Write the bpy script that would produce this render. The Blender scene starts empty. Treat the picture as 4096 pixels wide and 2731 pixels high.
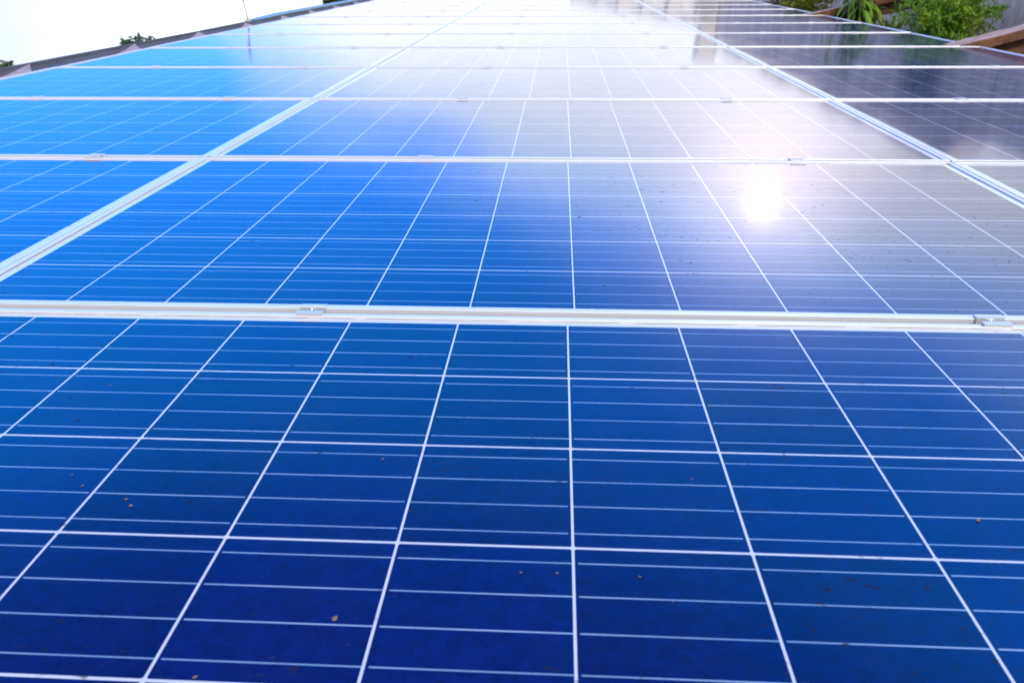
import bpy, bmesh, math, random
from mathutils import Vector, Matrix, Euler

# ------------------------------------------------------------------ camera, world, sun, exposure
scene = bpy.context.scene
COL = scene.collection
R = math.radians

TILT = R(10.0)           # the roof falls to the right by this much
ROOF_Z = 4.2             # height of the array plane above the ground, at the middle column
ct, st = math.cos(TILT), math.sin(TILT)
ROOF = Matrix(((ct, 0, st, 0), (0, 1, 0, 0), (-st, 0, ct, ROOF_Z), (0, 0, 0, 1)))   # (u, v, h) on the roof -> world


def W(u, v, h=0.0):
    return ROOF @ Vector((u, v, h))


cam_rows = ((0.99852964, 0.05385106, -0.00621476),)
CAM_POS = (-0.0330, -0.0444, 0.4664)
CAM_ROT = (0.4521, 0.0060, -0.0543)
FPX = 3122.5             # focal length in pixels of a 4096 wide frame


def rodrigues(a):
    a = Vector(a)
    th = a.length
    return Matrix.Rotation(th, 3, a.normalized())


_r = rodrigues(CAM_ROT)
right, fwd, up = _r[0], _r[1], _r[2]
cm = Matrix(((right[0], up[0], -fwd[0], CAM_POS[0]),
             (right[1], up[1], -fwd[1], CAM_POS[1]),
             (right[2], up[2], -fwd[2], CAM_POS[2]),
             (0, 0, 0, 1)))
cam_d = bpy.data.cameras.new('camera')
cam = bpy.data.objects.new('camera', cam_d)
COL.objects.link(cam)
cam.matrix_world = ROOF @ cm
cam_d.sensor_width = 36.0
cam_d.lens = FPX / 4096 * 36.0
cam_d.clip_start = 0.02
cam_d.clip_end = 3000
cam_d.dof.use_dof = True
cam_d.dof.focus_distance = 1.25
cam_d.dof.aperture_fstop = 9.0
scene.camera = cam


def roof_dir(az, el):
    """direction (roof frame azimuth from +v towards +u, elevation above the array plane) -> world"""
    a, e = R(az), R(el)
    d = Vector((math.sin(a) * math.cos(e), math.cos(a) * math.cos(e), math.sin(e)))
    return (ROOF.to_3x3() @ d).normalized()


SUN = roof_dir(150.0, 42.0)
GLOW = roof_dir(15.0, 15.3)      # bright glow added to the cloud bank, mirrored as glare in the glass
SUN_EL = math.asin(SUN.z)
SUN_AZ = math.atan2(SUN.x, SUN.y)

world = bpy.data.worlds.new('World')
scene.world = world
world.use_nodes = True
nt = world.node_tree
nt.nodes.clear()


class NB:
    """small helper to write node maths"""
    def __init__(s, tree):
        s.t = tree

    def n(s, kind, **kw):
        x = s.t.nodes.new(kind)
        for k, v in kw.items():
            setattr(x, k, v)
        return x

    def put(s, sock, v):
        if isinstance(v, bpy.types.NodeSocket):
            s.t.links.new(v, sock)
        else:
            sock.default_value = v

    def m(s, op, a, b=None, c=None, clamp=False):
        x = s.n('ShaderNodeMath', operation=op)
        x.use_clamp = clamp
        s.put(x.inputs[0], a)
        if b is not None:
            s.put(x.inputs[1], b)
        if c is not None:
            s.put(x.inputs[2], c)
        return x.outputs[0]

    def smooth(s, x, lo, hi, tlo=0.0, thi=1.0):
        r = s.n('ShaderNodeMapRange', interpolation_type='SMOOTHSTEP')
        s.put(r.inputs['Value'], x)
        r.inputs['From Min'].default_value = lo
        r.inputs['From Max'].default_value = hi
        r.inputs['To Min'].default_value = tlo
        r.inputs['To Max'].default_value = thi
        return r.outputs[0]

    def mix(s, f, a, b):
        x = s.n('ShaderNodeMix', data_type='RGBA')
        s.put(x.inputs[0], f)
        for sock, v in ((x.inputs[6], a), (x.inputs[7], b)):
            if isinstance(v, (tuple, list)) and len(v) == 3:
                v = (*v, 1)
            s.put(sock, v)
        return x.outputs[2]

    def mixf(s, f, a, b):
        x = s.n('ShaderNodeMix', data_type='FLOAT')
        s.put(x.inputs[0], f)
        s.put(x.inputs[2], a)
        s.put(x.inputs[3], b)
        return x.outputs[0]

    def noise(s, vec, scale, detail=3.0, rough=0.5, dims='3D'):
        x = s.n('ShaderNodeTexNoise', noise_dimensions=dims)
        if vec is not None:
            s.put(x.inputs['Vector'], vec)
        x.inputs['Scale'].default_value = scale
        x.inputs['Detail'].default_value = detail
        x.inputs['Roughness'].default_value = rough
        return x.outputs['Fac']

    def mapping(s, vec, scale=(1, 1, 1), loc=(0, 0, 0), rot=(0, 0, 0)):
        x = s.n('ShaderNodeMapping')
        s.put(x.inputs['Vector'], vec)
        x.inputs['Scale'].default_value = scale
        x.inputs['Location'].default_value = loc
        x.inputs['Rotation'].default_value = rot
        return x.outputs[0]

    def xyz(s, vec):
        x = s.n('ShaderNodeSeparateXYZ')
        s.put(x.inputs[0], vec)
        return x.outputs

    def comb(s, a, b, c):
        x = s.n('ShaderNodeCombineXYZ')
        for i, v in enumerate((a, b, c)):
            s.put(x.inputs[i], v)
        return x.outputs[0]


SKY_STRENGTH = 0.12
b = NB(nt)
tc = b.n('ShaderNodeTexCoord')
sky = b.n('ShaderNodeTexSky', sky_type='NISHITA')
sky.sun_disc = False
sky.sun_elevation = SUN_EL
sky.sun_rotation = SUN_AZ
sky.air_density = 1.0
sky.dust_density = 0.6
sky.ozone_density = 2.5
D = tc.outputs['Generated']
dx, dy, dz = b.xyz(D)
az = b.m('ARCTAN2', dx, dy)                       # 0 ahead along the array, positive to the right
warp = b.noise(b.mapping(D, (3, 3, 7)), 1.3, 5.0, 0.55)
warp2 = b.noise(b.mapping(D, (2.0, 2.0, 9)), 2.6, 6.0, 0.6)
azw = b.m('ADD', az, b.m('MULTIPLY', b.m('SUBTRACT', warp, 0.5), 0.5))
elw = b.m('ADD', dz, b.m('MULTIPLY', b.m('SUBTRACT', warp2, 0.5), 0.22))
azb = b.m('ADD', azw, b.m('MAXIMUM', b.m('MULTIPLY', b.m('SUBTRACT', 0.34, dz), 1.5), 0.0))
azb = b.m('SUBTRACT', azb, b.m('MAXIMUM', b.m('MULTIPLY', b.m('SUBTRACT', dz, 0.25), 0.9), 0.0))
bank = b.m('MULTIPLY', b.smooth(azb, R(-9), R(11)), b.smooth(elw, 0.41, 0.18))
bank = b.m('MULTIPLY', bank, b.smooth(azw, R(150), R(95)))
haze = b.smooth(dz, 0.15, 0.06)                    # white veil along the horizon
wisps = b.m('MULTIPLY', b.smooth(warp2, 0.58, 0.78), 0.06)
back = b.m('MULTIPLY', b.smooth(dy, 0.05, -0.35), b.smooth(warp, 0.2, 0.5))
back = b.m('MAXIMUM', back, b.m('MULTIPLY', b.smooth(az, R(-50), R(-72)), b.smooth(az, R(-179), R(-160))))
back = b.m('MAXIMUM', back, b.m('MULTIPLY', b.smooth(dz, 0.80, 0.92), 0.85))      # unseen cloud added behind the camera, left and overhead to neutralise ambient light
cl = b.m('MAXIMUM', b.m('MAXIMUM', bank, b.m('MULTIPLY', haze, 0.9)), b.m('MAXIMUM', wisps, b.m('MULTIPLY', back, 0.9)))
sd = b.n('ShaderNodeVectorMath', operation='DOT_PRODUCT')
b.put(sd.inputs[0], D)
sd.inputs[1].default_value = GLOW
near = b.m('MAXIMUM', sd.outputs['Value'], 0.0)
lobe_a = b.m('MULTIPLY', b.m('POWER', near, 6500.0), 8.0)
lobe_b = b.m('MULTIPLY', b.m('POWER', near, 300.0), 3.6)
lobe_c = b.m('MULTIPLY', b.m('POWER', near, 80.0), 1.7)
lobes = b.m('ADD', lobe_a, b.m('ADD', lobe_b, lobe_c))  # added glow: bright core and two halos, made for its reflection
cloud_tone = b.m('ADD', 0.80, b.m('MULTIPLY', warp, 0.40))
CLOUD = 4.25
veil = b.m('MULTIPLY', b.mixf(b.smooth(az, R(-37), R(-24)), 0.62, 1.0), b.mixf(b.m('MULTIPLY', b.smooth(az, R(8), R(30)), b.smooth(az, R(80), R(60))), 1.0, 0.88))          # the far left of the veil is a touch darker
cloudcol = (0.90 * CLOUD, 0.95 * CLOUD, 1.05 * CLOUD)
vm = b.n('ShaderNodeVectorMath', operation='SCALE')
b.put(vm.inputs[0], b.mix(back, b.mix(b.smooth(dz, 0.15, 0.32), cloudcol, (0.84 * CLOUD, 1.36 * CLOUD, 2.15 * CLOUD)), (1.10 * CLOUD, 0.99 * CLOUD, 0.86 * CLOUD)))
b.put(vm.inputs['Scale'], b.m('MULTIPLY', b.mixf(back, cloud_tone, 0.95), veil))
tint = b.n('ShaderNodeVectorMath', operation='MULTIPLY')        # deep, saturated blue of the clear part
b.put(tint.inputs[0], sky.outputs[0])
tlow = b.mix(b.smooth(dz, 0.12, 0.56), (0.14, 0.43, 1.25), (0.02, 1.15, 2.25))
b.put(tint.inputs[1], b.mix(b.smooth(dz, 0.54, 0.76), tlow, (0.02, 0.34, 1.20)))
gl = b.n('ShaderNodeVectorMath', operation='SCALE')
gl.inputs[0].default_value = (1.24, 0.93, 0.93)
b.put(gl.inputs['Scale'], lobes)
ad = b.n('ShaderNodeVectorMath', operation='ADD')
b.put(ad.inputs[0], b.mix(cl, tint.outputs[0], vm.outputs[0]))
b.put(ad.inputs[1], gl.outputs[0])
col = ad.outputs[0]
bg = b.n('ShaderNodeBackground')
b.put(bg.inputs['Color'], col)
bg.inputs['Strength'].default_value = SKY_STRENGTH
out = b.n('ShaderNodeOutputWorld')
nt.links.new(bg.outputs[0], out.inputs[0])

sun_d = bpy.data.lights.new('sun', 'SUN')
sun_d.energy = 1.0
sun_d.angle = R(10.0)
sun_d.color = (1.0, 0.94, 0.88)
sun = bpy.data.objects.new('sun', sun_d)
COL.objects.link(sun)
sun.rotation_euler = (-SUN).to_track_quat('-Z', 'Y').to_euler()

scene.view_settings.view_transform = 'Standard'
scene.view_settings.look = 'None'
scene.view_settings.exposure = 1.7
scene.view_settings.gamma = 1.0
scene.cycles.use_denoising = True
scene.cycles.sample_clamp_indirect = 6.0
scene.cycles.max_bounces = 8

random.seed(7)

# ------------------------------------------------------------------ materials


def new_mat(name):
    m = bpy.data.materials.new(name)
    m.use_nodes = True
    m.node_tree.nodes.clear()
    nb = NB(m.node_tree)
    p = nb.n('ShaderNodeBsdfPrincipled')
    o = nb.n('ShaderNodeOutputMaterial')
    m.node_tree.links.new(p.outputs[0], o.inputs[0])
    return m, nb, p


PITCH = 0.158            # cell pitch
MX = 0.0170              # white margin at the short sides
MY = 0.0115              # white margin at the long sides
FLANGE = 0.0095
LIP = 0.0036


def glass_material(n):
    """blue cells under glass; n cells along the panel, six across"""
    m, nb, p = new_mat('solar_glass_%d_cells' % n)
    t = nb.n('ShaderNodeTexCoord')
    oi = nb.n('ShaderNodeObjectInfo')
    x, y, z = nb.xyz(t.outputs['Object'])
    U = nb.m('MULTIPLY_ADD', x, 1 / PITCH, n / 2)
    V = nb.m('MULTIPLY_ADD', y, 1 / PITCH, 3.0)
    fu, fv = nb.m('FRACT', U), nb.m('FRACT', V)
    eu = nb.m('SUBTRACT', 0.5, nb.m('ABSOLUTE', nb.m('SUBTRACT', fu, 0.5)))     # distance to the cell border, in pitches
    ev = nb.m('SUBTRACT', 0.5, nb.m('ABSOLUTE', nb.m('SUBTRACT', fv, 0.5)))
    gu = nb.m('LESS_THAN', eu, 0.00122 / PITCH)
    gv = nb.m('LESS_THAN', ev, 0.00138 / PITCH)
    corner = nb.m('LESS_THAN', nb.m('ADD', eu, ev), 0.0040 / PITCH)
    outu = nb.m('GREATER_THAN', nb.m('ABSOLUTE', x), n * PITCH / 2)
    outv = nb.m('GREATER_THAN', nb.m('ABSOLUTE', y), 3 * PITCH)
    white = nb.m('MAXIMUM', nb.m('MAXIMUM', gu, gv), nb.m('MAXIMUM', corner, nb.m('MAXIMUM', outu, outv)))
    # four ribbons per cell
    q = nb.m('FRACT', nb.m('MULTIPLY', fv, 4.0))
    bus = nb.m('LESS_THAN', nb.m('ABSOLUTE', nb.m('SUBTRACT', q, 0.5)), 4 * 0.00070 / PITCH)
    rowodd = nb.m('GREATER_THAN', nb.m('FRACT', nb.m('MULTIPLY', nb.m('FLOOR', V), 0.5)), 0.25)
    brk = nb.mixf(rowodd, nb.m('LESS_THAN', fu, 0.026), nb.m('GREATER_THAN', fu, 0.974))
    bus = nb.m('MULTIPLY', bus, nb.m('SUBTRACT', 1.0, brk))
    # collecting ribbon in the short margins, broken at every second cell row
    au = nb.m('SUBTRACT', nb.m('ABSOLUTE', x), n * PITCH / 2)
    rib = nb.m('MULTIPLY', nb.m('GREATER_THAN', au, 0.0035), nb.m('LESS_THAN', au, 0.0085))
    f2 = nb.m('FRACT', nb.m('MULTIPLY', V, 0.5))
    rib = nb.m('MULTIPLY', rib, nb.m('MULTIPLY', nb.m('GREATER_THAN', f2, 0.03), nb.m('LESS_THAN', f2, 0.97)))
    rib = nb.m('MULTIPLY', rib, nb.m('SUBTRACT', 1.0, outv))
    # cell tone
    wn = nb.n('ShaderNodeTexWhiteNoise', noise_dimensions='4D')
    nb.put(wn.inputs['Vector'], nb.comb(nb.m('FLOOR', U), nb.m('FLOOR', V), 0.0))
    nb.put(wn.inputs['W'], nb.m('MULTIPLY', oi.outputs['Random'], 91.0))
    crystal = nb.n('ShaderNodeTexVoronoi')
    nb.put(crystal.inputs['Vector'], t.outputs['Object'])
    crystal.inputs['Scale'].default_value = 110.0
    cr = nb.xyz(crystal.outputs['Color'])[0]
    fing = nb.m('LESS_THAN', nb.m('FRACT', nb.m('MULTIPLY', x, 1 / 0.0021)), 0.09)
    tone = nb.m('ADD', 0.66, nb.m('ADD', nb.m('MULTIPLY', wn.outputs['Value'], 0.42), nb.m('MULTIPLY', cr, 0.42)))
    vs = nb.n('ShaderNodeVectorMath', operation='SCALE')
    hue = nb.mix(nb.m('FRACT', nb.m('MULTIPLY', wn.outputs['Value'], 7.3)), (0.0001, 0.0042, 0.054), (0.0001, 0.0058, 0.062))
    nb.put(vs.inputs[0], hue)
    nb.put(vs.inputs['Scale'], tone)
    cell = nb.mix(nb.m('MULTIPLY', fing, 0.03), vs.outputs[0], (0.45, 0.5, 0.6))
    c = nb.mix(bus, cell, nb.mix(nb.smooth(nb.noise(nb.mapping(t.outputs['Object'], (0.5, 6, 1)), 9.0, 2.0), 0.3, 0.7), (0.12, 0.21, 0.34), (0.22, 0.32, 0.45)))
    backsheet = nb.noise(t.outputs['Object'], 30.0, 2.0)
    wc = nb.mix(backsheet, (0.40, 0.42, 0.48), (0.46, 0.48, 0.53))
    wc = nb.mix(rib, wc, (0.42, 0.50, 0.62))
    c = nb.mix(white, c, wc)
    # dirt: dried drips and crumbs that dull the glass
    shift = nb.n('ShaderNodeVectorMath', operation='ADD')
    nb.put(shift.inputs[0], t.outputs['Object'])
    nb.put(shift.inputs[1], nb.comb(nb.m('MULTIPLY', oi.outputs['Random'], 37.0), nb.m('MULTIPLY', oi.outputs['Random'], 53.0), 0.0))
    sv = shift.outputs[0]
    patch = nb.smooth(nb.noise(sv, 5.5, 3.0, 0.6), 0.40, 0.58)
    speck = nb.smooth(nb.noise(nb.mapping(sv, (0.75, 1.5, 1)), 95.0, 3.0, 0.65), 0.635, 0.70)
    dots = nb.smooth(nb.noise(sv, 150.0, 1.0, 0.4), 0.79, 0.82)
    dirt = nb.m('MAXIMUM', nb.m('MULTIPLY', speck, patch), nb.m('MULTIPLY', dots, 0.9))
    film = nb.smooth(nb.noise(nb.mapping(sv, (1.0, 0.35, 1)), 9.0, 5.0, 0.65), 0.3, 0.8)
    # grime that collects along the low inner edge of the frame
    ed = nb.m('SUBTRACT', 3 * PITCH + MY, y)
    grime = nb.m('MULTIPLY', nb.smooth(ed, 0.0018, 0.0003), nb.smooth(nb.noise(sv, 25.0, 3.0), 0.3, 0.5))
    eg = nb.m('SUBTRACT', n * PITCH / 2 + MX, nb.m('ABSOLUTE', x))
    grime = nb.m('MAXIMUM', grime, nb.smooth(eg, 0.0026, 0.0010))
    c = nb.mix(nb.m('MULTIPLY', dirt, 0.75), c, (0.006, 0.009, 0.020))
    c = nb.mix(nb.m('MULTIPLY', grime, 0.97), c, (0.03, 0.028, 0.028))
    c = nb.mix(nb.m('MULTIPLY', film, 0.003), c, (0.5, 0.47, 0.42))
    nb.put(p.inputs['Base Color'], c)
    p.inputs['IOR'].default_value = 1.5
    nb.put(p.inputs['Specular IOR Level'], nb.m('SUBTRACT', 0.5, nb.m('MULTIPLY', nb.m('MAXIMUM', dirt, grime), 0.42)))
    rough = nb.m('ADD', 0.075, nb.m('MULTIPLY', film, 0.05))
    nb.put(p.inputs['Roughness'], nb.m('ADD', rough, nb.m('MULTIPLY', dirt, 0.4)))
    return m


def metal(name, base, rough, metallic=0.9, rust=0.0):
    m, nb, p = new_mat(name)
    t = nb.n('ShaderNodeTexCoord')
    f = nb.noise(t.outputs['Object'], 14.0, 5.0, 0.6)
    f2 = nb.smooth(nb.noise(t.outputs['Object'], 60.0, 4.0, 0.65), 0.66, 0.74)
    c = nb.mix(nb.m('MULTIPLY', f, 0.35), base, tuple(0.8 * k for k in base))
    c = nb.mix(nb.m('MULTIPLY', f2, 0.35 + rust), c, (0.20, 0.12, 0.06))
    nb.put(p.inputs['Base Color'], c)
    p.inputs['Metallic'].default_value = metallic
    nb.put(p.inputs['Roughness'], nb.m('ADD', rough, nb.m('MULTIPLY', f, 0.12)))
    return m


M = {}
for n in (12, 10, 9):
    M['glass%d' % n] = glass_material(n)
M['frame'] = metal('anodised_aluminium', (0.69, 0.665, 0.625), 0.30, 0.42)
M['clamp'] = metal('clamp_aluminium', (0.62, 0.605, 0.58), 0.25, 0.50, 0.1)
M['bolt'] = metal('bolt_steel', (0.52, 0.54, 0.58), 0.22, 1.0)


def plain(name, c1, c2, scale, rough=0.8, detail=5.0, stretch=(1, 1, 1), bump=0.0, metallic=0.0, lo=0.3, hi=0.7):
    m, nb, p = new_mat(name)
    t = nb.n('ShaderNodeTexCoord')
    f = nb.smooth(nb.noise(nb.mapping(t.outputs['Object'], stretch), scale, detail, 0.62), lo, hi)
    nb.put(p.inputs['Base Color'], nb.mix(f, c1, c2))
    p.inputs['Roughness'].default_value = rough
    p.inputs['Metallic'].default_value = metallic
    if bump:
        bp = nb.n('ShaderNodeBump')
        bp.inputs['Strength'].default_value = bump
        bp.inputs['Distance'].default_value = 0.02
        nb.put(bp.inputs['Height'], f)
        nb.put(p.inputs['Normal'], bp.outputs[0])
    return m


M['flash'] = plain('grey_painted_sheet', (0.034, 0.031, 0.028), (0.062, 0.057, 0.051), 8, 0.85, stretch=(1, .3, 1))
M['flash_top'] = plain('bluegreen_sheet', (0.10, 0.17, 0.19), (0.16, 0.25, 0.27), 6, 0.5)
M['bracket'] = plain('pinkish_primer', (0.20, 0.14, 0.12), (0.32, 0.24, 0.20), 14, 0.7)
M['bracket_dark'] = plain('dark_rust', (0.035, 0.020, 0.014), (0.07, 0.04, 0.025), 20, 0.85)
M['pole'] = plain('galvanised_pipe', (0.30, 0.29, 0.27), (0.42, 0.40, 0.37), 20, 0.5, metallic=0.3)
M['collar'] = plain('rusty_collar', (0.24, 0.19, 0.13), (0.36, 0.31, 0.24), 30, 0.8)
M['roofing'] = plain('roof_sheet_metal', (0.10, 0.11, 0.12), (0.17, 0.18, 0.19), 3, 0.5, metallic=0.2)
M['render'] = plain('cement_render', (0.38, 0.36, 0.33), (0.50, 0.48, 0.44), 2, 0.9)
M['soil'] = plain('dark_soil', (0.035, 0.026, 0.018), (0.09, 0.07, 0.045), 9, 0.95, bump=0.6)
M['ground'] = plain('dry_ground', (0.07, 0.09, 0.03), (0.20, 0.165, 0.10), 0.35, 0.95, detail=9.0)
M['bark'] = plain('bark', (0.06, 0.045, 0.03), (0.13, 0.10, 0.07), 12, 0.9, stretch=(1, 1, .2))


def rust_material(face):
    m, nb, p = new_mat('rusty_beam_' + face)
    t = nb.n('ShaderNodeTexCoord')
    o = t.outputs['Object']
    f = nb.smooth(nb.noise(o, 7.0, 6.0, 0.65), 0.35, 0.68)
    g = nb.smooth(nb.noise(o, 45.0, 4.0, 0.7), 0.5, 0.75)
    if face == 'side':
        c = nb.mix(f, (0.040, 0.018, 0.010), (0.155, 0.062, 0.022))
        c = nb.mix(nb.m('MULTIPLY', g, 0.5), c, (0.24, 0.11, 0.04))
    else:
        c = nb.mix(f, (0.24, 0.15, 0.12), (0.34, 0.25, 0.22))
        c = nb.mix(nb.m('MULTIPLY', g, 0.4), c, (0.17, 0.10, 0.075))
    nb.put(p.inputs['Base Color'], c)
    p.inputs['Roughness'].default_value = 0.85
    return m


M['rust_side'] = rust_material('side')
M['rust_top'] = rust_material('top')


def wall_material():
    m, nb, p = new_mat('stained_concrete')
    t = nb.n('ShaderNodeTexCoord')
    o = t.outputs['Object']
    s1 = nb.noise(nb.mapping(o, (1, 1.0, 0.17)), 4.0, 6.0, 0.65)
    s2 = nb.noise(nb.mapping(o, (1, 1.0, 0.30), (3, 7, 1)), 9.0, 6.0, 0.7)
    gr = nb.noise(o, 26.0, 6.0, 0.7)
    big = nb.noise(o, 1.1, 3.0, 0.5)
    c = nb.mix(nb.smooth(s1, 0.36, 0.64), (0.46, 0.40, 0.36), (0.64, 0.575, 0.52))
    c = nb.mix(nb.m('MULTIPLY', nb.smooth(s2, 0.56, 0.70), 0.75), c, (0.74, 0.70, 0.67))
    c = nb.mix(nb.m('MULTIPLY', nb.smooth(s2, 0.44, 0.32), 0.75), c, (0.22, 0.185, 0.175))
    c = nb.mix(nb.m('MULTIPLY', nb.smooth(gr, 0.45, 0.75), 0.35), c, (0.36, 0.32, 0.29))
    c = nb.mix(nb.m('MULTIPLY', nb.smooth(big, 0.55, 0.7), 0.4), c, (0.40, 0.32, 0.24))
    nb.put(p.inputs['Base Color'], c)
    p.inputs['Roughness'].default_value = 0.92
    bp = nb.n('ShaderNodeBump')
    bp.inputs['Strength'].default_value = 0.5
    bp.inputs['Distance'].default_value = 0.01
    nb.put(bp.inputs['Height'], gr)
    nb.put(p.inputs['Normal'], bp.outputs[0])
    return m


M['concrete'] = wall_material()


def leaf_material(name, dark, light, yellow):
    m, nb, p = new_mat(name)
    g = nb.n('ShaderNodeNewGeometry')
    r = g.outputs['Random Per Island']
    t = nb.n('ShaderNodeTexCoord')
    f = nb.noise(t.outputs['Object'], 6.0, 2.0)
    c = nb.mix(r, dark, light)
    c = nb.mix(nb.m('MULTIPLY', nb.smooth(f, 0.5, 0.7), 0.6), c, yellow)
    nb.put(p.inputs['Base Color'], c)
    p.inputs['Roughness'].default_value = 0.55
    tr = nb.n('ShaderNodeBsdfTranslucent')
    nb.put(tr.inputs['Color'], c)
    mx = nb.n('ShaderNodeMixShader')
    mx.inputs[0].default_value = 0.35
    o = [k for k in m.node_tree.nodes if k.type == 'OUTPUT_MATERIAL'][0]
    m.node_tree.links.new(p.outputs[0], mx.inputs[1])
    m.node_tree.links.new(tr.outputs[0], mx.inputs[2])
    m.node_tree.links.new(mx.outputs[0], o.inputs[0])
    return m


M['leaf_bright'] = leaf_material('bright_fern_leaf', (0.045, 0.115, 0.003), (0.20, 0.38, 0.004), (0.28, 0.36, 0.010))
M['leaf_olive'] = leaf_material('olive_leaf', (0.06, 0.09, 0.004), (0.22, 0.27, 0.008), (0.22, 0.18, 0.02))
M['leaf_strap'] = leaf_material('strap_leaf', (0.05, 0.12, 0.006), (0.18, 0.34, 0.01), (0.22, 0.22, 0.02))
M['leaf_grey'] = leaf_material('dusty_leaf', (0.04, 0.065, 0.03), (0.12, 0.15, 0.085), (0.10, 0.09, 0.05))
M['leaf_dry'] = leaf_material('dry_leaf', (0.07, 0.05, 0.01), (0.20, 0.15, 0.03), (0.14, 0.08, 0.02))
M['leaf_tree'] = leaf_material('tree_leaf', (0.03, 0.06, 0.018), (0.08, 0.13, 0.04), (0.06, 0.09, 0.03))

# ------------------------------------------------------------------ mesh helpers


def link(name, me, mats, parent=None, mat_world=None, local=None):
    o = bpy.data.objects.new(name, me)
    COL.objects.link(o)
    for m in (mats if isinstance(mats, (list, tuple)) else [mats]):
        me.materials.append(m)
    if parent:
        o.parent = parent
    if local is not None:
        o.matrix_local = local
    if mat_world is not None:
        o.matrix_world = mat_world
    return o


def finish(bm, name, smooth=False):
    me = bpy.data.meshes.new(name)
    bm.normal_update()
    bm.to_mesh(me)
    bm.free()
    if smooth:
        for f in me.polygons:
            f.use_smooth = True
    return me


def tag(o, label=None, cat=None, group=None, kind=None):
    for k, v in (('label', label), ('category', cat), ('group', group), ('kind', kind)):
        if v:
            o[k] = v
    return o


def empty(name, mat, label, cat, group=None):
    o = bpy.data.objects.new(name, None)
    o.empty_display_size = 0.05
    COL.objects.link(o)
    o.matrix_world = mat
    return tag(o, label, cat, group)


def box(bm, x0, x1, y0, y1, z0, z1, mi=0):
    vs = [bm.verts.new((x, y, z)) for x in (x0, x1) for y in (y0, y1) for z in (z0, z1)]
    fs = []
    for q in ((0, 1, 3, 2), (4, 6, 7, 5), (0, 4, 5, 1), (2, 3, 7, 6), (0, 2, 6, 4), (1, 5, 7, 3)):
        f = bm.faces.new([vs[i] for i in q])
        f.material_index = mi
        fs.append(f)
    return vs, fs


def bevel(bm, w, seg=2):
    bmesh.ops.bevel(bm, geom=list(bm.edges), offset=w, segments=seg, profile=0.5, affect='EDGES', clamp_overlap=True)


def tube(bm, pts, radii, seg=10, mi=0, cap=True):
    rings = []
    for i, p in enumerate(pts):
        p = Vector(p)
        d = (Vector(pts[min(i + 1, len(pts) - 1)]) - Vector(pts[max(i - 1, 0)])).normalized()
        a = d.orthogonal().normalized()
        c = d.cross(a)
        rings.append([bm.verts.new(p + (a * math.cos(k * 2 * math.pi / seg) + c * math.sin(k * 2 * math.pi / seg)) * radii[i]) for k in range(seg)])
    for r0, r1 in zip(rings, rings[1:]):
        for k in range(seg):
            f = bm.faces.new((r0[k], r0[(k + 1) % seg], r1[(k + 1) % seg], r1[k]))
            f.material_index = mi
            f.smooth = True
    if cap:
        bm.faces.new(list(reversed(rings[0]))).material_index = mi
        bm.faces.new(rings[-1]).material_index = mi


def ordinal(i):
    return ['nearest', 'second', 'third', 'fourth', 'fifth', 'sixth', 'seventh', 'eighth', 'ninth', 'tenth', 'eleventh', 'twelfth',
            'thirteenth', 'fourteenth'][i]


# ------------------------------------------------------------------ setting
bm = bmesh.new()
bmesh.ops.create_grid(bm, x_segments=8, y_segments=8, size=900)
g = link('ground', finish(bm, 'ground'), M['ground'])
tag(g, kind='structure')

# ------------------------------------------------------------------ solar array
ROWS = 12
PERIOD = 1.008
DEPTH = 6 * PITCH + 2 * (MY + FLANGE)
GAP = PERIOD - DEPTH
SEAM = 0.004


def panel_width(n):
    return n * PITCH + 2 * (MX + FLANGE)


W12, W10, W9 = panel_width(12), panel_width(10), panel_width(9)
COLS = [('left', 10, -(W12 / 2 + SEAM + W10 / 2)), ('middle', 12, 0.0), ('right', 9, W12 / 2 + SEAM + W9 / 2)]
DRIFT = [-0.011, 0.0, 0.009, 0.021, 0.022, 0.019, 0.024, 0.021, 0.026, 0.022, 0.025, 0.023, 0.022]


def frame_mesh(n):
    """ring of four mitred aluminium bars: flange on top, lip down to the glass inside, tall wall outside"""
    w, d = panel_width(n) / 2, DEPTH / 2
    r = 0.0006
    # profile going from the inner lip bottom, over the flange, down the outer wall; inset from the outer edge, height
    prof = [(FLANGE, -LIP - 0.001), (FLANGE, -r), (FLANGE - 0.3 * r, -0.3 * r), (FLANGE - r, 0), (r, 0), (0.3 * r, -0.3 * r), (0, -r), (0, -0.040),
            (0.030, -0.040), (0.030, -0.0385), (0.0015, -0.0385), (0.0015, -0.008), (FLANGE, -0.008)]
    bm = bmesh.new()
    rings = []
    for ins, z in prof:
        rings.append([bm.verts.new((sx * (w - ins), sy * (d - ins), z)) for sx, sy in ((-1, -1), (1, -1), (1, 1), (-1, 1))])
    for a, c in zip(rings, rings[1:] + rings[:1]):
        for k in range(4):
            bm.faces.new((a[k], a[(k + 1) % 4], c[(k + 1) % 4], c[k]))
    bmesh.ops.recalc_face_normals(bm, faces=bm.faces)
    me = finish(bm, 'frame')
    return me


def glass_mesh(n):
    w, d = panel_width(n) / 2 - FLANGE + 0.002, DEPTH / 2 - FLANGE + 0.002
    bm = bmesh.new()
    box(bm, -w, w, -d, d, -0.0072, -LIP)
    return finish(bm, 'glass')


protos = {}
for n in (12, 10, 9):
    fm, gm = frame_mesh(n), glass_mesh(n)
    fm.materials.append(M['frame'])
    gm.materials.append(M['glass%d' % n])
    protos[n] = (fm, gm)

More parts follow.
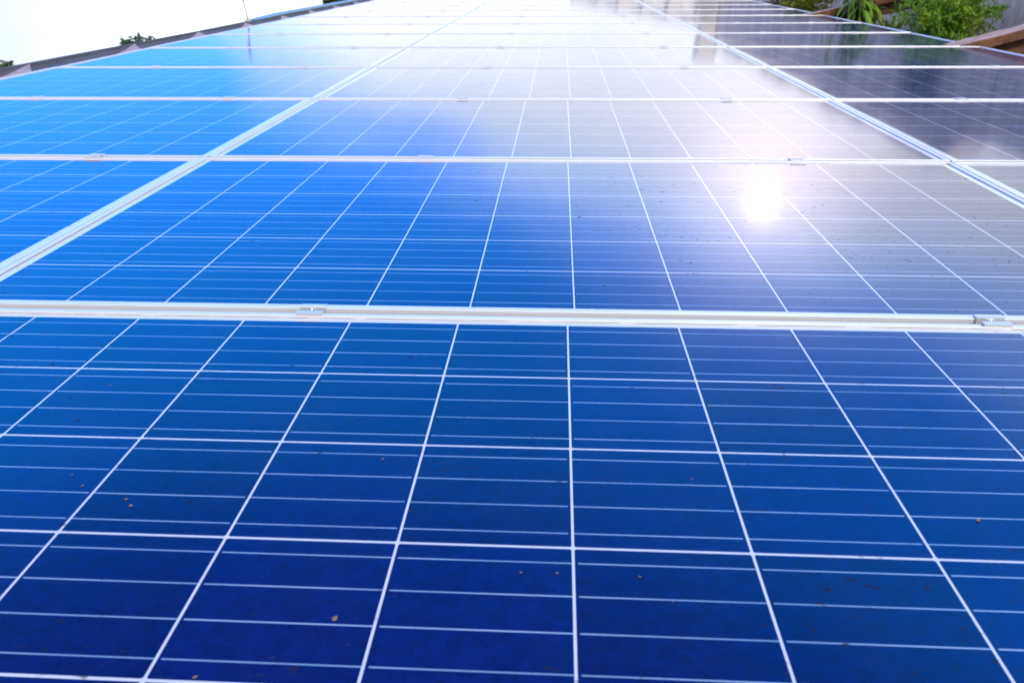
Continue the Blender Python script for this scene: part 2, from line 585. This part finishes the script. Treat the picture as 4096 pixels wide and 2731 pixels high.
look = {('middle', 0): 'deep blue under white grid lines, filling the lower half of the photo',
        ('middle', 1): 'blue, mirroring an added sky glow',
        ('middle', 2): 'half blue, half white with reflected cloud',
        ('left', 1): 'plain bright blue, cut off by the photo edge',
        ('left', 2): 'sky blue with faint cell lines',
        ('right', 2): 'dark grey with a pale reflected streak'}
random.seed(3)
for r in range(ROWS):
    for name, n, uc in COLS:
        vc = r * PERIOD + PERIOD / 2
        dt = Matrix.Rotation(R(random.uniform(-.05, .05)), 4, 'X') @ Matrix.Rotation(R(random.uniform(-.04, .04)), 4, 'Y')
        mat = ROOF @ Matrix.Translation((uc + DRIFT[r], vc, random.uniform(-.0006, .0006))) @ dt
        lab = 'solar panel in the %s column, %s from the camera' % (name, ordinal(r))
        if (name, r) in look:
            lab += ', ' + look[(name, r)]
        words = lab.split()
        if len(words) > 16:
            lab = ' '.join(words[:16]).rstrip(',')
        e = empty('solar_panel', mat, lab, 'solar panel', 'solar panels of the array')
        fm, gm = protos[n]
        for nm, me in (('frame', fm), ('glass', gm)):
            o = bpy.data.objects.new(nm, me)
            COL.objects.link(o)
            o.parent = e

# ------------------------------------------------------------------ clamps between the rows


def clamp_meshes():
    L = 0.0195
    g = GAP / 2
    t = 0.0028
    z = 0.0003
    # cross-section of a hat: wing - leg - floor - leg - wing
    prof = [(-g - 0.0085, z), (-g - 0.0085, z + t), (-g - 0.0045, z + t + .0004), (-g + 0.0006 + t * .0, z + t + .0004), (-g + t + .0006, z + t - .0006),
            (-g + t + .0006, -0.020), (g - t - .0006, -0.020), (g - t - .0006, z + t - .0006), (g - 0.0006, z + t + .0004), (g + 0.0045, z + t + .0004),
            (g + 0.0085, z + t), (g + 0.0085, z), (g - 0.0006, z), (g - 0.0006, -0.0225), (-g + 0.0006, -0.0225), (-g + 0.0006, z)]
    bm = bmesh.new()
    a = [bm.verts.new((-L, y, zz)) for y, zz in prof]
    c = [bm.verts.new((L, y, zz)) for y, zz in prof]
    for i in range(len(prof)):
        j = (i + 1) % len(prof)
        bm.faces.new((a[i], a[j], c[j], c[i]))
    bm.faces.new(list(reversed(a)))
    bm.faces.new(c)
    bmesh.ops.recalc_face_normals(bm, faces=bm.faces)
    bmesh.ops.triangulate(bm, faces=[f for f in bm.faces if len(f.verts) > 4])
    br = finish(bm, 'bracket')
    br.materials.append(M['clamp'])
    # socket head bolt
    bm = bmesh.new()
    seg = 24
    prof = [(0.0, -0.022), (0.0042, -0.022), (0.0042, -0.006), (0.0056, -0.006), (0.0060, -0.0052), (0.0060, 0.0002), (0.0054, 0.0010), (0.0034, 0.0010), (0.0030, 0.0004)]
    rings = []
    for rr, z in prof[1:]:
        rings.append([bm.verts.new((rr * math.cos(k * 2 * math.pi / seg), rr * math.sin(k * 2 * math.pi / seg), z)) for k in range(seg)])
    # hexagon socket
    for z in (0.0004, -0.004):
        ring = []
        for k in range(seg):
            ang = k * 2 * math.pi / seg
            h = 0.0026 / max(math.cos((ang % (math.pi / 3)) - math.pi / 6), 0.5)
            ring.append(bm.verts.new((h * math.cos(ang), h * math.sin(ang), z)))
        rings.append(ring)
    for r0, r1 in zip(rings, rings[1:]):
        for k in range(seg):
            bm.faces.new((r0[k], r0[(k + 1) % seg], r1[(k + 1) % seg], r1[k]))
    bm.faces.new(rings[-1])
    bmesh.ops.recalc_face_normals(bm, faces=bm.faces)
    bo = finish(bm, 'bolt')
    bo.materials.append(M['bolt'])
    bm = bmesh.new()
    rings = []
    for rr, z in ((0.0062, -0.0058), (0.0076, -0.0058), (0.0076, -0.0072), (0.0062, -0.0072)):
        rings.append([bm.verts.new((rr * math.cos(k * 2 * math.pi / seg), rr * math.sin(k * 2 * math.pi / seg), z)) for k in range(seg)])
    for r0, r1 in zip(rings, rings[1:] + rings[:1]):
        for k in range(seg):
            bm.faces.new((r0[k], r0[(k + 1) % seg], r1[(k + 1) % seg], r1[k]))
    bmesh.ops.recalc_face_normals(bm, faces=bm.faces)
    wa = finish(bm, 'washer')
    wa.materials.append(M['bolt'])
    return br, bo, wa


CL = clamp_meshes()
RAILS = [('left', 'left', -2.075), ('left', 'right', -1.29), ('middle', 'left', -0.378), ('middle', 'right', 0.600), ('right', 'left', 1.45), ('right', 'right', 2.08)]
random.seed(11)
for k in range(1, ROWS):
    for colname, side, u in RAILS:
        if k == 1 and colname != 'middle':
            continue
        if k == 2 and (colname, side) in (('left', 'left'), ('right', 'right'), ('right', 'left')):
            continue
        if k == 3 and (colname, side) == ('right', 'right'):
            continue
        du = -0.014 if (k == 1 and side == 'left') else (-0.004 if k == 1 else random.uniform(-.012, .012))
        mat = ROOF @ Matrix.Translation((u + du, k * PERIOD, 0.0)) @ Matrix.Rotation(R(random.uniform(-1, 1)), 4, 'Z')
        e = empty('module_clamp', mat, 'aluminium clamp on the %s cross joint from the camera, %s one of the %s column' % (ordinal(k - 1), side, colname),
                  'clamp', 'clamps between the panel rows')
        for nm, me in zip(('bracket', 'bolt', 'washer'), CL):
            if nm == 'washer':
                o = bpy.data.objects.new(nm, me)
                COL.objects.link(o)
                o.parent = bolt
                continue
            o = bpy.data.objects.new(nm, me)
            COL.objects.link(o)
            o.parent = e
            if nm == 'bolt':
                o.location = (0.0, 0.0, -0.0005)
                bolt = o

# ------------------------------------------------------------------ dirt crumbs lying on the near glass
bm = bmesh.new()
random.seed(21)
crumbs = [(-0.446, 0.554, 2.2), (-0.436, 0.544, 3.0), (-0.522, 0.591, 1.8), (-0.501, 0.573, 2.0), (-0.202, 0.411, 3.6), (-0.056, 0.470, 1.6), (-0.025, 0.471, 1.8), (0.045, 0.470, 1.5), (0.366, 0.559, 3.0), (0.069, 0.442, 1.3), (-0.209, 0.633, 2.0), (-0.290, 0.350, 2.0), (0.110, 0.612, 1.5), (-0.581, 0.777, 1.6)]
for i in range(6):
    crumbs.append((random.uniform(-.9, .9), random.uniform(.5, 1.95), random.uniform(.8, 1.7)))
for u, v, s in crumbs:
    s *= 0.00056
    mt = Matrix.Translation((u, v, -LIP + s * .35)) @ Matrix.Rotation(random.uniform(0, 6.3), 4, 'Z') @ Matrix.Diagonal((s * random.uniform(1.0, 2.0), s, s * .45, 1))
    res = bmesh.ops.create_icosphere(bm, subdivisions=1, radius=1.0, matrix=mt)
    for vv in res['verts']:
        vv.co += Vector((random.uniform(-1, 1), random.uniform(-1, 1), random.uniform(-.3, .3))) * s * .3
M['crumb'] = plain('dry_crumb', (0.07, 0.05, 0.035), (0.20, 0.14, 0.09), 300, 0.9)
o = link('dirt_crumbs', finish(bm, 'dirt_crumbs'), M['crumb'], mat_world=ROOF)
tag(o, 'small brown dirt crumbs scattered over the nearest panels', 'dirt', kind='stuff')

# ------------------------------------------------------------------ roof under the array
U0, U1 = COLS[0][2] - W10 / 2, COLS[2][2] + W9 / 2
V1 = ROWS * PERIOD
bld = empty('building', ROOF @ Matrix.Translation((0, 6, -0.3)), 'low building under the solar panels with a dark sheet metal roof', 'building')
inv = bld.matrix_world.inverted()
bm = bmesh.new()
nrib = 60
pr = []
for i in range(nrib + 1):
    u = U0 - 0.10 + (U1 - U0 + 0.12) * i / nrib
    pr.append((u, -0.115 if i % 2 else -0.085))
for va, vb in ((-2.5, V1 + 1.0),):
    a = [bm.verts.new((u, va, z)) for u, z in pr]
    c = [bm.verts.new((u, vb, z)) for u, z in pr]
    a2 = [bm.verts.new((u, va, z - 0.004)) for u, z in pr]
    c2 = [bm.verts.new((u, vb, z - 0.004)) for u, z in pr]
    for i in range(nrib):
        bm.faces.new((a[i], a[i + 1], c[i + 1], c[i]))
        bm.faces.new((a2[i + 1], a2[i], c2[i], c2[i + 1]))
    bm.faces.new((a[0], c[0], c2[0], a2[0]))
    bm.faces.new((a[-1], a2[-1], c2[-1], c[-1]))
link('roof', finish(bm, 'roof'), M['roofing'], bld, mat_world=ROOF)
bm = bmesh.new()
x0, x1 = W(U0, 0).x + 0.05, W(U1, 0).x - 0.25
pts = [(x0, W(U0 + .05, 0, -.13).z), (x1, W(U1 - .25, 0, -.13).z)]
vs = []
for y in (-2.3, V1 + 0.8):
    for xx, zz in pts:
        vs.append((bm.verts.new((xx, y, -0.02)), bm.verts.new((xx, y, zz))))
for i, j in ((0, 1), (1, 3), (3, 2), (2, 0)):
    bm.faces.new((vs[i][0], vs[j][0], vs[j][1], vs[i][1]))
link('wall', finish(bm, 'wall'), M['render'], bld, mat_world=Matrix.Identity(4))

# ------------------------------------------------------------------ left edge: ridge flashing, brackets, pole
ul = U0 - 0.008
fl = empty('ridge_flashing', ROOF @ Matrix.Translation((ul, 6, 0)), 'dark grey metal flashing along the left edge of the array', 'flashing')
random.seed(5)
bm = bmesh.new()
N = 70
rows = []
for i in range(N + 1):
    v = -1.0 + (V1 + 1.4) * i / N
    wob = 0.004 * math.sin(v * 2.3) + 0.003 * math.sin(v * 5.1 + 1)
    wu = 0.008 * math.sin(v * 1.3)
    rows.append([bm.verts.new((x, v - 6, z)) for x, z in
                 ((0.0, -0.085), (-0.004, -0.026 + wob), (-0.10, -0.022 + wob), (-0.195 + wu, -0.014), (-0.200 + wu, -0.004), (-0.228 + wu, -0.001), (-0.234 + wu, -0.006), (-0.234 + wu, -0.085))])
for a, c in zip(rows, rows[1:]):
    for k in range(len(a) - 1):
        bm.faces.new((a[k], c[k], c[k + 1], a[k + 1]))
bmesh.ops.recalc_face_normals(bm, faces=bm.faces)
link('sheet', finish(bm, 'sheet'), M['flash'], fl, local=Matrix.Identity(4))
bm = bmesh.new()
rows = []
for i in range(N + 1):
    v = 7.6 + (V1 - 7.2) * i / N
    wu = 0.008 * math.sin(v * 1.3)
    rise = min(1.0, i / 12)
    rows.append([bm.verts.new((x + wu, v - 6, z)) for x, z in ((-0.205, -.004 + .004 * rise), (-0.21, -.003 + .013 * rise), (-0.30, -.003 + .017 * rise), (-0.305, -.012))])
for a, c in zip(rows, rows[1:]):
    for k in range(len(a) - 1):
        bm.faces.new((a[k], c[k], c[k + 1], a[k + 1]))
bmesh.ops.recalc_face_normals(bm, faces=bm.faces)
link('ridge_trim', finish(bm, 'ridge_trim'), M['flash_top'], fl, local=Matrix.Identity(4))


# tapering brackets lying on the flashing, one by each row joint
def prism(poly, h, drop, name):
    bm = bmesh.new()
    a = [bm.verts.new((x, y, z + h)) for x, y, z in poly]
    c = [bm.verts.new((x, y, z - drop)) for x, y, z in poly]
    bm.faces.new(a)
    bm.faces.new(list(reversed(c)))
    for i in range(len(poly)):
        j = (i + 1) % len(poly)
        bm.faces.new((a[i], a[j], c[j], c[i]))
    bmesh.ops.recalc_face_normals(bm, faces=bm.faces)
    return finish(bm, name)


bk_plate = prism([(-0.012, -0.36, -.016), (-0.012, 0.0, -.016), (-0.185, 0.26, -.004), (-0.095, -0.03, -.012), (-0.045, -0.22, -.015)], 0.004, 0.006, 'plate')
bk_plate.materials.append(M['bracket'])
bk_lip = prism([(-0.014, -0.52, -.018), (-0.047, -0.22, -.017), (-0.098, -0.03, -.014), (-0.186, 0.262, -.008), (-0.198, 0.27, -.006), (-0.150, 0.03, -.010), (-0.080, -0.24, -.015)], 0.006, 0.004, 'top_lip')
bk_lip.materials.append(M['bracket_dark'])
for k in range(3, ROWS + 1):
    off = -0.16 if k <= 4 else -0.04
    e = empty('edge_bracket', ROOF @ Matrix.Translation((ul, k * PERIOD + off + random.uniform(-.03, .03), 0)),
              'pinkish tapering bracket on the grey flashing, by the left end of the %s cross joint' % ordinal(k - 1), 'bracket', 'brackets along the left edge')
    for nm, me in (('plate', bk_plate), ('top_lip', bk_lip)):
        o = bpy.data.objects.new(nm, me)
        COL.objects.link(o)
        o.parent = e

# thin pole on the flashing
pole = empty('pole', ROOF @ Matrix.Translation((ul - .215, 7.45, 0.003)), 'thin grey pipe standing on the left flashing with a wider sleeve on top', 'pole')
lean = -0.06
bm = bmesh.new()
tube(bm, [(0, 0, 0), (lean * .08 - .004, 0, .08), (lean * .17 - .01, 0, .17), (lean * .2 - .011, 0, .20)], [.0065] * 4, 10)
link('pipe', finish(bm, 'pipe'), M['pole'], pole, local=Matrix.Identity(4))
bm = bmesh.new()
tube(bm, [(0.0, 0, -0.012), (0.0, 0, .004), (-.001, 0, .02), (-.001, 0, .034)], [.028, .017, .0095, .0085], 12)
link('foot', finish(bm, 'foot'), M['collar'], pole, local=Matrix.Identity(4))
bm = bmesh.new()
tube(bm, [(lean * .165 - .01, 0, .165), (lean * .18 - .011, 0, .18), (lean * .2 - .011, 0, .21), (lean * .30 - .01, 0, .30), (lean * .32 - .01, 0, .315)], [.0075, .011, .012, .0115, .004], 12)
link('sleeve', finish(bm, 'sleeve'), M['collar'], pole, local=Matrix.Identity(4))

# ------------------------------------------------------------------ right side: wall, soil, beams, plants
UW = 3.60
wl = bmesh.new()
nv, nz = 90, 10
va, vb = -3.0, 19.5
grid = []
random.seed(9)
for i in range(nv + 1):
    colv = []
    v = va + (vb - va) * i / nv
    for j in range(nz + 1):
        top = 0.93 + 0.34 * min(1.0, max(0.0, (v - 7.2) / 0.5))
        z = -4.0 + (4.0 + top) * j / nz + (0.035 * math.sin(v * 1.9) + 0.02 * math.sin(v * 5.3) if j == nz else 0)
        colv.append(wl.verts.new((0.012 * math.sin(v * 1.1 + z * 2), v, z)))
    grid.append(colv)
back = [wl.verts.new((0.28, va + (vb - va) * i / nv, grid[i][-1].co.z)) for i in range(nv + 1)]
backb = [wl.verts.new((0.28, va + (vb - va) * i / nv, -4.0)) for i in range(nv + 1)]
for i in range(nv):
    for j in range(nz):
        wl.faces.new((grid[i][j], grid[i + 1][j], grid[i + 1][j + 1], grid[i][j + 1]))
    wl.faces.new((grid[i][-1], grid[i + 1][-1], back[i + 1], back[i]))
    wl.faces.new((back[i], back[i + 1], backb[i + 1], backb[i]))
wl.faces.new([grid[0][j] for j in range(nz + 1)] + [back[0], backb[0]])
wl.faces.new([grid[nv][j] for j in range(nz, -1, -1)] + [backb[nv], back[nv]])
bmesh.ops.recalc_face_normals(wl, faces=wl.faces)
o = link('concrete_wall', finish(wl, 'concrete_wall'), M['concrete'], mat_world=ROOF @ Matrix.Translation((UW, 0, 0)))
tag(o, 'tall grey concrete wall with dark and white streaks beside the array', 'wall')

# soil bank between the roof edge and the wall
bm = bmesh.new()
random.seed(2)
gr = []
for i in range(80):
    v = -2.5 + i * 0.28
    rowv = []
    for j in range(7):
        u = 2.38 + (UW + 0.05 - 2.38) * j / 6
        rowv.append(bm.verts.new((u, v, -0.42 + 0.10 * (j / 6) + random.uniform(-.03, .03))))
    gr.append(rowv)
for a, c in zip(gr, gr[1:]):
    for k in range(6):
        bm.faces.new((a[k], c[k], c[k + 1], a[k + 1]))
o = link('soil_bank', finish(bm, 'soil_bank'), M['soil'], mat_world=ROOF)
tag(o, kind='structure')


def beam(v, z0, slope, label):
    e = empty('rusty_beam', ROOF @ Matrix.Translation((2.30, v, 0)), label, 'beam', 'rusty beams between roof and wall')
    L = UW - 2.30 + 0.02
    w, h = 0.16, 0.15
    bm = bmesh.new()
    nseg = 16
    rings = []
    random.seed(int(v * 10))
    for i in range(nseg + 1):
        u = L * i / nseg
        z = z0 + slope * u
        j = lambda: random.uniform(-.003, .003)
        rings.append([bm.verts.new((u, y + j(), z + dz + j())) for y, dz in ((0, 0), (0.008, 0.006), (w - .008, .006), (w, 0), (w, -.02), (w * .55, -.026), (w * .55, -h + .02), (w, -h + .014),
                                                                      (w, -h), (0, -h), (0, -h + .014), (w * .40, -h + .02), (w * .40, -.062), (0, -.050))])
    n = len(rings[0])
    for a, c in zip(rings, rings[1:]):
        for k in range(n):
            f = bm.faces.new((a[k], a[(k + 1) % n], c[(k + 1) % n], c[k]))
            f.material_index = 1 if k == 1 else 0
    bm.faces.new(list(reversed(rings[0])))
    bm.faces.new(rings[-1])
    bmesh.ops.recalc_face_normals(bm, faces=bm.faces)
    me = finish(bm, 'girder')
    link('girder', me, [M['rust_side'], M['rust_top']], e, local=Matrix.Identity(4))


beam(5.05, -0.020, 0.255, 'rusty brown beam running from the array edge up to the concrete wall, larger near one')
beam(8.05, -0.010, 0.22, 'rusty brown beam half hidden by strap leaved plant, the smaller far one')


def leaf(bm, p, d, n, L, w, droop=0.3, seg=2, taper=True):
    """one leaf: a narrow strip of faces along d, bending down"""
    d = Vector(d).normalized()
    s = d.cross(Vector(n))
    if s.length < 1e-4:
        s = d.orthogonal()
    s.normalize()
    prev = None
    pos = Vector(p)
    for i in range(seg + 1):
        t = i / seg
        ww = w * (math.sin(math.pi * (0.12 + 0.85 * t)) if taper else 1.0)
        a, c = bm.verts.new(pos - s * ww / 2), bm.verts.new(pos + s * ww / 2)
        if prev:
            bm.faces.new((prev[0], prev[1], c, a))
        prev = (a, c)
        d = (d + Vector((0, 0, -droop / seg))).normalized()
        pos = pos + d * (L / seg)


def rnd_dir(zmin=-0.3):
    while True:
        d = Vector((random.uniform(-1, 1), random.uniform(-1, 1), random.uniform(zmin, 1)))
        if 0.1 < d.length < 1:
            return d.normalized()


def shrub(loc, size, n_sprays, mat, label, leaf_len=0.05, leaf_w=0.012, per=16, seed=1, name='shrub', lobes=7):
    """feathery bush: sprays of fine leaflets on thin twigs around a few stems"""
    random.seed(seed)
    e = empty(name, Matrix.Translation(W(*loc)), label, 'plant')
    sx, sy, sz = size
    bm = bmesh.new()
    sb = bmesh.new()
    cen = []
    for i in range(lobes):
        cen.append((Vector((random.uniform(-.55, .55) * sx, random.uniform(-.6, .6) * sy, sz * random.uniform(.25, .75))), random.uniform(.35, .6)))
    for c, k in cen:
        pts = [(random.uniform(-.03, .03), random.uniform(-.03, .03), -0.25), tuple(c * .45), tuple(c)]
        tube(sb, pts, [.012, .008, .004], 6)
    for i in range(n_sprays):
        c, k = random.choice(cen)
        d = rnd_dir(-0.55)
        p = c + Vector((d.x * sx * k, d.y * sy * k, d.z * sz * k * .9)) * random.uniform(.55, 1.0) ** .6
        out = (d + Vector((0, 0, random.uniform(-.1, .6)))).normalized()
        q = p.copy()
        Lsp = leaf_len * random.uniform(1.6, 2.6)
        for j in range(per):
            t = j / per
            pos = q + out * Lsp * t + Vector((0, 0, -0.25 * Lsp * t * t))
            ld = (out * .5 + rnd_dir(-1) * .9).normalized()
            leaf(bm, pos, ld, rnd_dir(-1), leaf_len * random.uniform(.5, 1.0), leaf_w, .3, 2)
    link('foliage', finish(bm, 'foliage'), mat, e, local=Matrix.Identity(4))
    link('stem', finish(sb, 'stem'), M['bark'], e, local=Matrix.Identity(4))
    return e


shrub((3.02, 6.85, -0.10), (0.26, 0.52, 0.30), 560, M['leaf_bright'], 'bright green feathery bush against the concrete wall beside the near rusty beam', seed=4, lobes=11, leaf_len=0.05, leaf_w=0.010)
shrub((3.05, 10.45, -0.20), (0.28, 0.42, 0.30), 300, M['leaf_olive'], 'yellow green round bush behind the far rusty beam', seed=8, lobes=7, leaf_len=0.055, leaf_w=0.015)
shrub((2.82, 7.25, -0.20), (0.10, 0.22, 0.16), 70, M['leaf_olive'], 'low yellow green tuft at the array edge left of the feathery bush', seed=12, lobes=5, leaf_len=0.04, leaf_w=0.012)
shrub((3.10, 12.3, -0.25), (0.24, 0.40, 0.34), 150, M['leaf_dry'], 'brownish dry bush at the far end of the wall', seed=15, lobes=6, leaf_len=0.06, leaf_w=0.014)
# ivy flat on the wall
random.seed(31)
e = empty('ivy', ROOF @ Matrix.Translation((UW - .03, 8.25, 0.2)), 'dusty grey green creeper clinging flat to the concrete wall', 'plant')
bm = bmesh.new()
for i in range(1500):
    y = random.gauss(0, .33)
    z = random.uniform(-.55, .62)
    if abs(y) > .62 - .3 * abs(z):
        continue
    leaf(bm, (random.uniform(-.05, .0), y, z), (random.uniform(-.5, .1), random.uniform(-1, 1), random.uniform(-1, .3)), (-1, random.uniform(-.4, .4), .3), random.uniform(.025, .055), random.uniform(.018, .035), .3, 2)
link('foliage', finish(bm, 'foliage'), M['leaf_grey'], e, local=Matrix.Identity(4))
sb = bmesh.new()
for i in range(5):
    y0 = -.3 + .15 * i
    tube(sb, [(-.012, y0 * .4, -.6), (-.010, y0 * .7, -.1), (-.012, y0, .5)], [.007, .005, .003], 6)
link('stem', finish(sb, 'stem'), M['bark'], e, local=Matrix.Identity(4))


def strap_plant(loc, n, L, w, mat, label, seed, hang=False, name='strap_leaf_plant'):
    random.seed(seed)
    e = empty(name, Matrix.Translation(W(*loc)), label, 'plant')
    bm = bmesh.new()
    sb = bmesh.new()
    stems = []
    for s in range(5):
        a = random.uniform(0, 6.3)
        tip = Vector((math.cos(a) * .12 - .04, math.sin(a) * .2, L * random.uniform(.8, 1.35)))
        tube(sb, [(math.cos(a) * .03, math.sin(a) * .05, -.25), tuple(tip * .55), tuple(tip)], [.013, .009, .004], 7)
        stems.append(tip)
    for i in range(n):
        tip = random.choice(stems)
        p = tip * random.uniform(.15, 1.0)
        d = rnd_dir(-0.2)
        d.z *= .7
        leaf(bm, p, d, (0, 0, 1), L * random.uniform(.35, .65), w * random.uniform(.7, 1.2), 2.7, 6)
    link('foliage', finish(bm, 'foliage'), mat, e, local=Matrix.Identity(4))
    link('stem', finish(sb, 'stem'), M['bark'], e, local=Matrix.Identity(4))


strap_plant((2.84, 8.02, -0.18), 130, 0.60, 0.036, M['leaf_strap'], 'tall plant with long drooping green strap leaves between the two beams', 17)
strap_plant((3.15, 9.15, -0.2), 36, 0.50, 0.022, M['leaf_dry'], 'dry brown drooping stems hanging over the far rusty beam', 19, name='dry_plant')

# ------------------------------------------------------------------ beyond the ridge: trees, and the building at the far end


def pix_dir(x, y):
    """world direction of a pixel of the 4096 wide photograph"""
    d = right * ((x - 2048) / FPX) + fwd + up * (-(y - 1365.5) / FPX)
    return (ROOF.to_3x3() @ Vector(d)).normalized()


def tree(x, y, dist, spread, label, seed, hgt=1.6, clumps=34):
    """a tree far off whose top reaches the sight line through that pixel"""
    random.seed(seed)
    d = pix_dir(x, y)
    k = dist / math.hypot(d.x, d.y)
    c = cam.matrix_world.translation
    top = c + d * k
    h = top.z
    e = empty('tree', Matrix.Translation((top.x, top.y, 0)), label, 'tree', 'trees beyond the left edge')
    bm = bmesh.new()
    sb = bmesh.new()
    tube(sb, [(0, 0, -.1), (.05, 0, h * .3), (-.05, .05, h * .6), (0, 0, h * .86)], [.22, .17, .10, .03], 9)
    for i in range(clumps):
        t = random.uniform(0, 1) ** .75
        z = h * (.45 + .5 * t)
        rr = spread * (1.15 - t * .8) * random.uniform(.25, 1)
        a = random.uniform(0, 6.3)
        cc = Vector((rr * math.cos(a), rr * math.sin(a), z))
        tube(sb, [(0, 0, z * .8), tuple(cc * .6 + Vector((0, 0, z * .36))), tuple(cc)], [.05, .035, .012], 5)
        cr = spread * random.uniform(.16, .34)
        for j in range(95):
            dd = rnd_dir(-.8)
            p = cc + dd * cr * random.uniform(.3, 1) * Vector((1, 1, .8)).length / 1.6
            leaf(bm, p, rnd_dir(-.8), rnd_dir(-1), random.uniform(.14, .28), random.uniform(.08, .14), .3, 2)
    link('crown', finish(bm, 'crown'), M['leaf_tree'], e, local=Matrix.Identity(4))
    link('trunk', finish(sb, 'trunk'), M['bark'], e, local=Matrix.Identity(4))


tree(512, 150, 42, 1.2, 'bushy tree top peeking over the grey flashing below the pole', 41)
tree(588, 152, 47, 1.3, 'thin tree top over the flashing, just right of the bushy tree top', 43, clumps=18)
tree(2, 246, 40, 1.0, 'faint tree top at the left edge of the photo over the flashing', 47, clumps=18)
tree(1365, -60, 34, 1.7, 'tree top at the upper edge of the photo, far along the flashing', 53)

# pale building past the end of the array; the far panels mirror its bays
fb = empty('white_building', Matrix.Translation((0, 20, 0)), 'pale building past the far end of the array, seen mirrored in the panels', 'building')
M['white_paint'] = plain('white_paint', (0.80, 0.79, 0.77), (0.86, 0.85, 0.83), 1.5, 0.8)
M['cream_paint'] = plain('cream_paint', (0.66, 0.59, 0.50), (0.76, 0.69, 0.60), 1.5, 0.8)
M['window_glass'] = plain('blue_window_glass', (0.40, 0.47, 0.54), (0.50, 0.57, 0.64), 0.7, 0.25)
bm = bmesh.new()
box(bm, 0.45, 3.5, 0, 5, -0.02, 4.50)
link('wall', finish(bm, 'wall'), M['white_paint'], fb, local=Matrix.Identity(4))
bm = bmesh.new()
box(bm, 0.35, 3.65, -.16, 5.1, 4.50, 4.60)
link('roof', finish(bm, 'roof'), M['white_paint'], fb, local=Matrix.Identity(4))
bays = [0.55, 1.05, 1.6, 2.1, 2.75, 3.40]
for i, x in enumerate(bays):
    bm = bmesh.new()
    w = .11 if i % 2 else .17
    box(bm, x - w, x + w, -.12, -.003, -0.02, 4.495)
    link('pilaster', finish(bm, 'pilaster'), M['cream_paint'], fb, local=Matrix.Identity(4))
bm = bmesh.new()
box(bm, 3.505, 3.95, -.12, .6, -0.02, 5.25)
link('pilaster', finish(bm, 'pilaster'), M['cream_paint'], fb, local=Matrix.Identity(4))
for i in (0, 2, 3):
    x0, x1 = bays[i] + .18, bays[i + 1] - .18
    for z0, z1 in ((0.9, 2.0), (2.9, 4.0)):
        if x1 - x0 < .1:
            continue
        bm = bmesh.new()
        box(bm, x0, x1, -.02, -.004, z0, z1)
        link('window', finish(bm, 'window'), M['window_glass'], fb, local=Matrix.Identity(4))
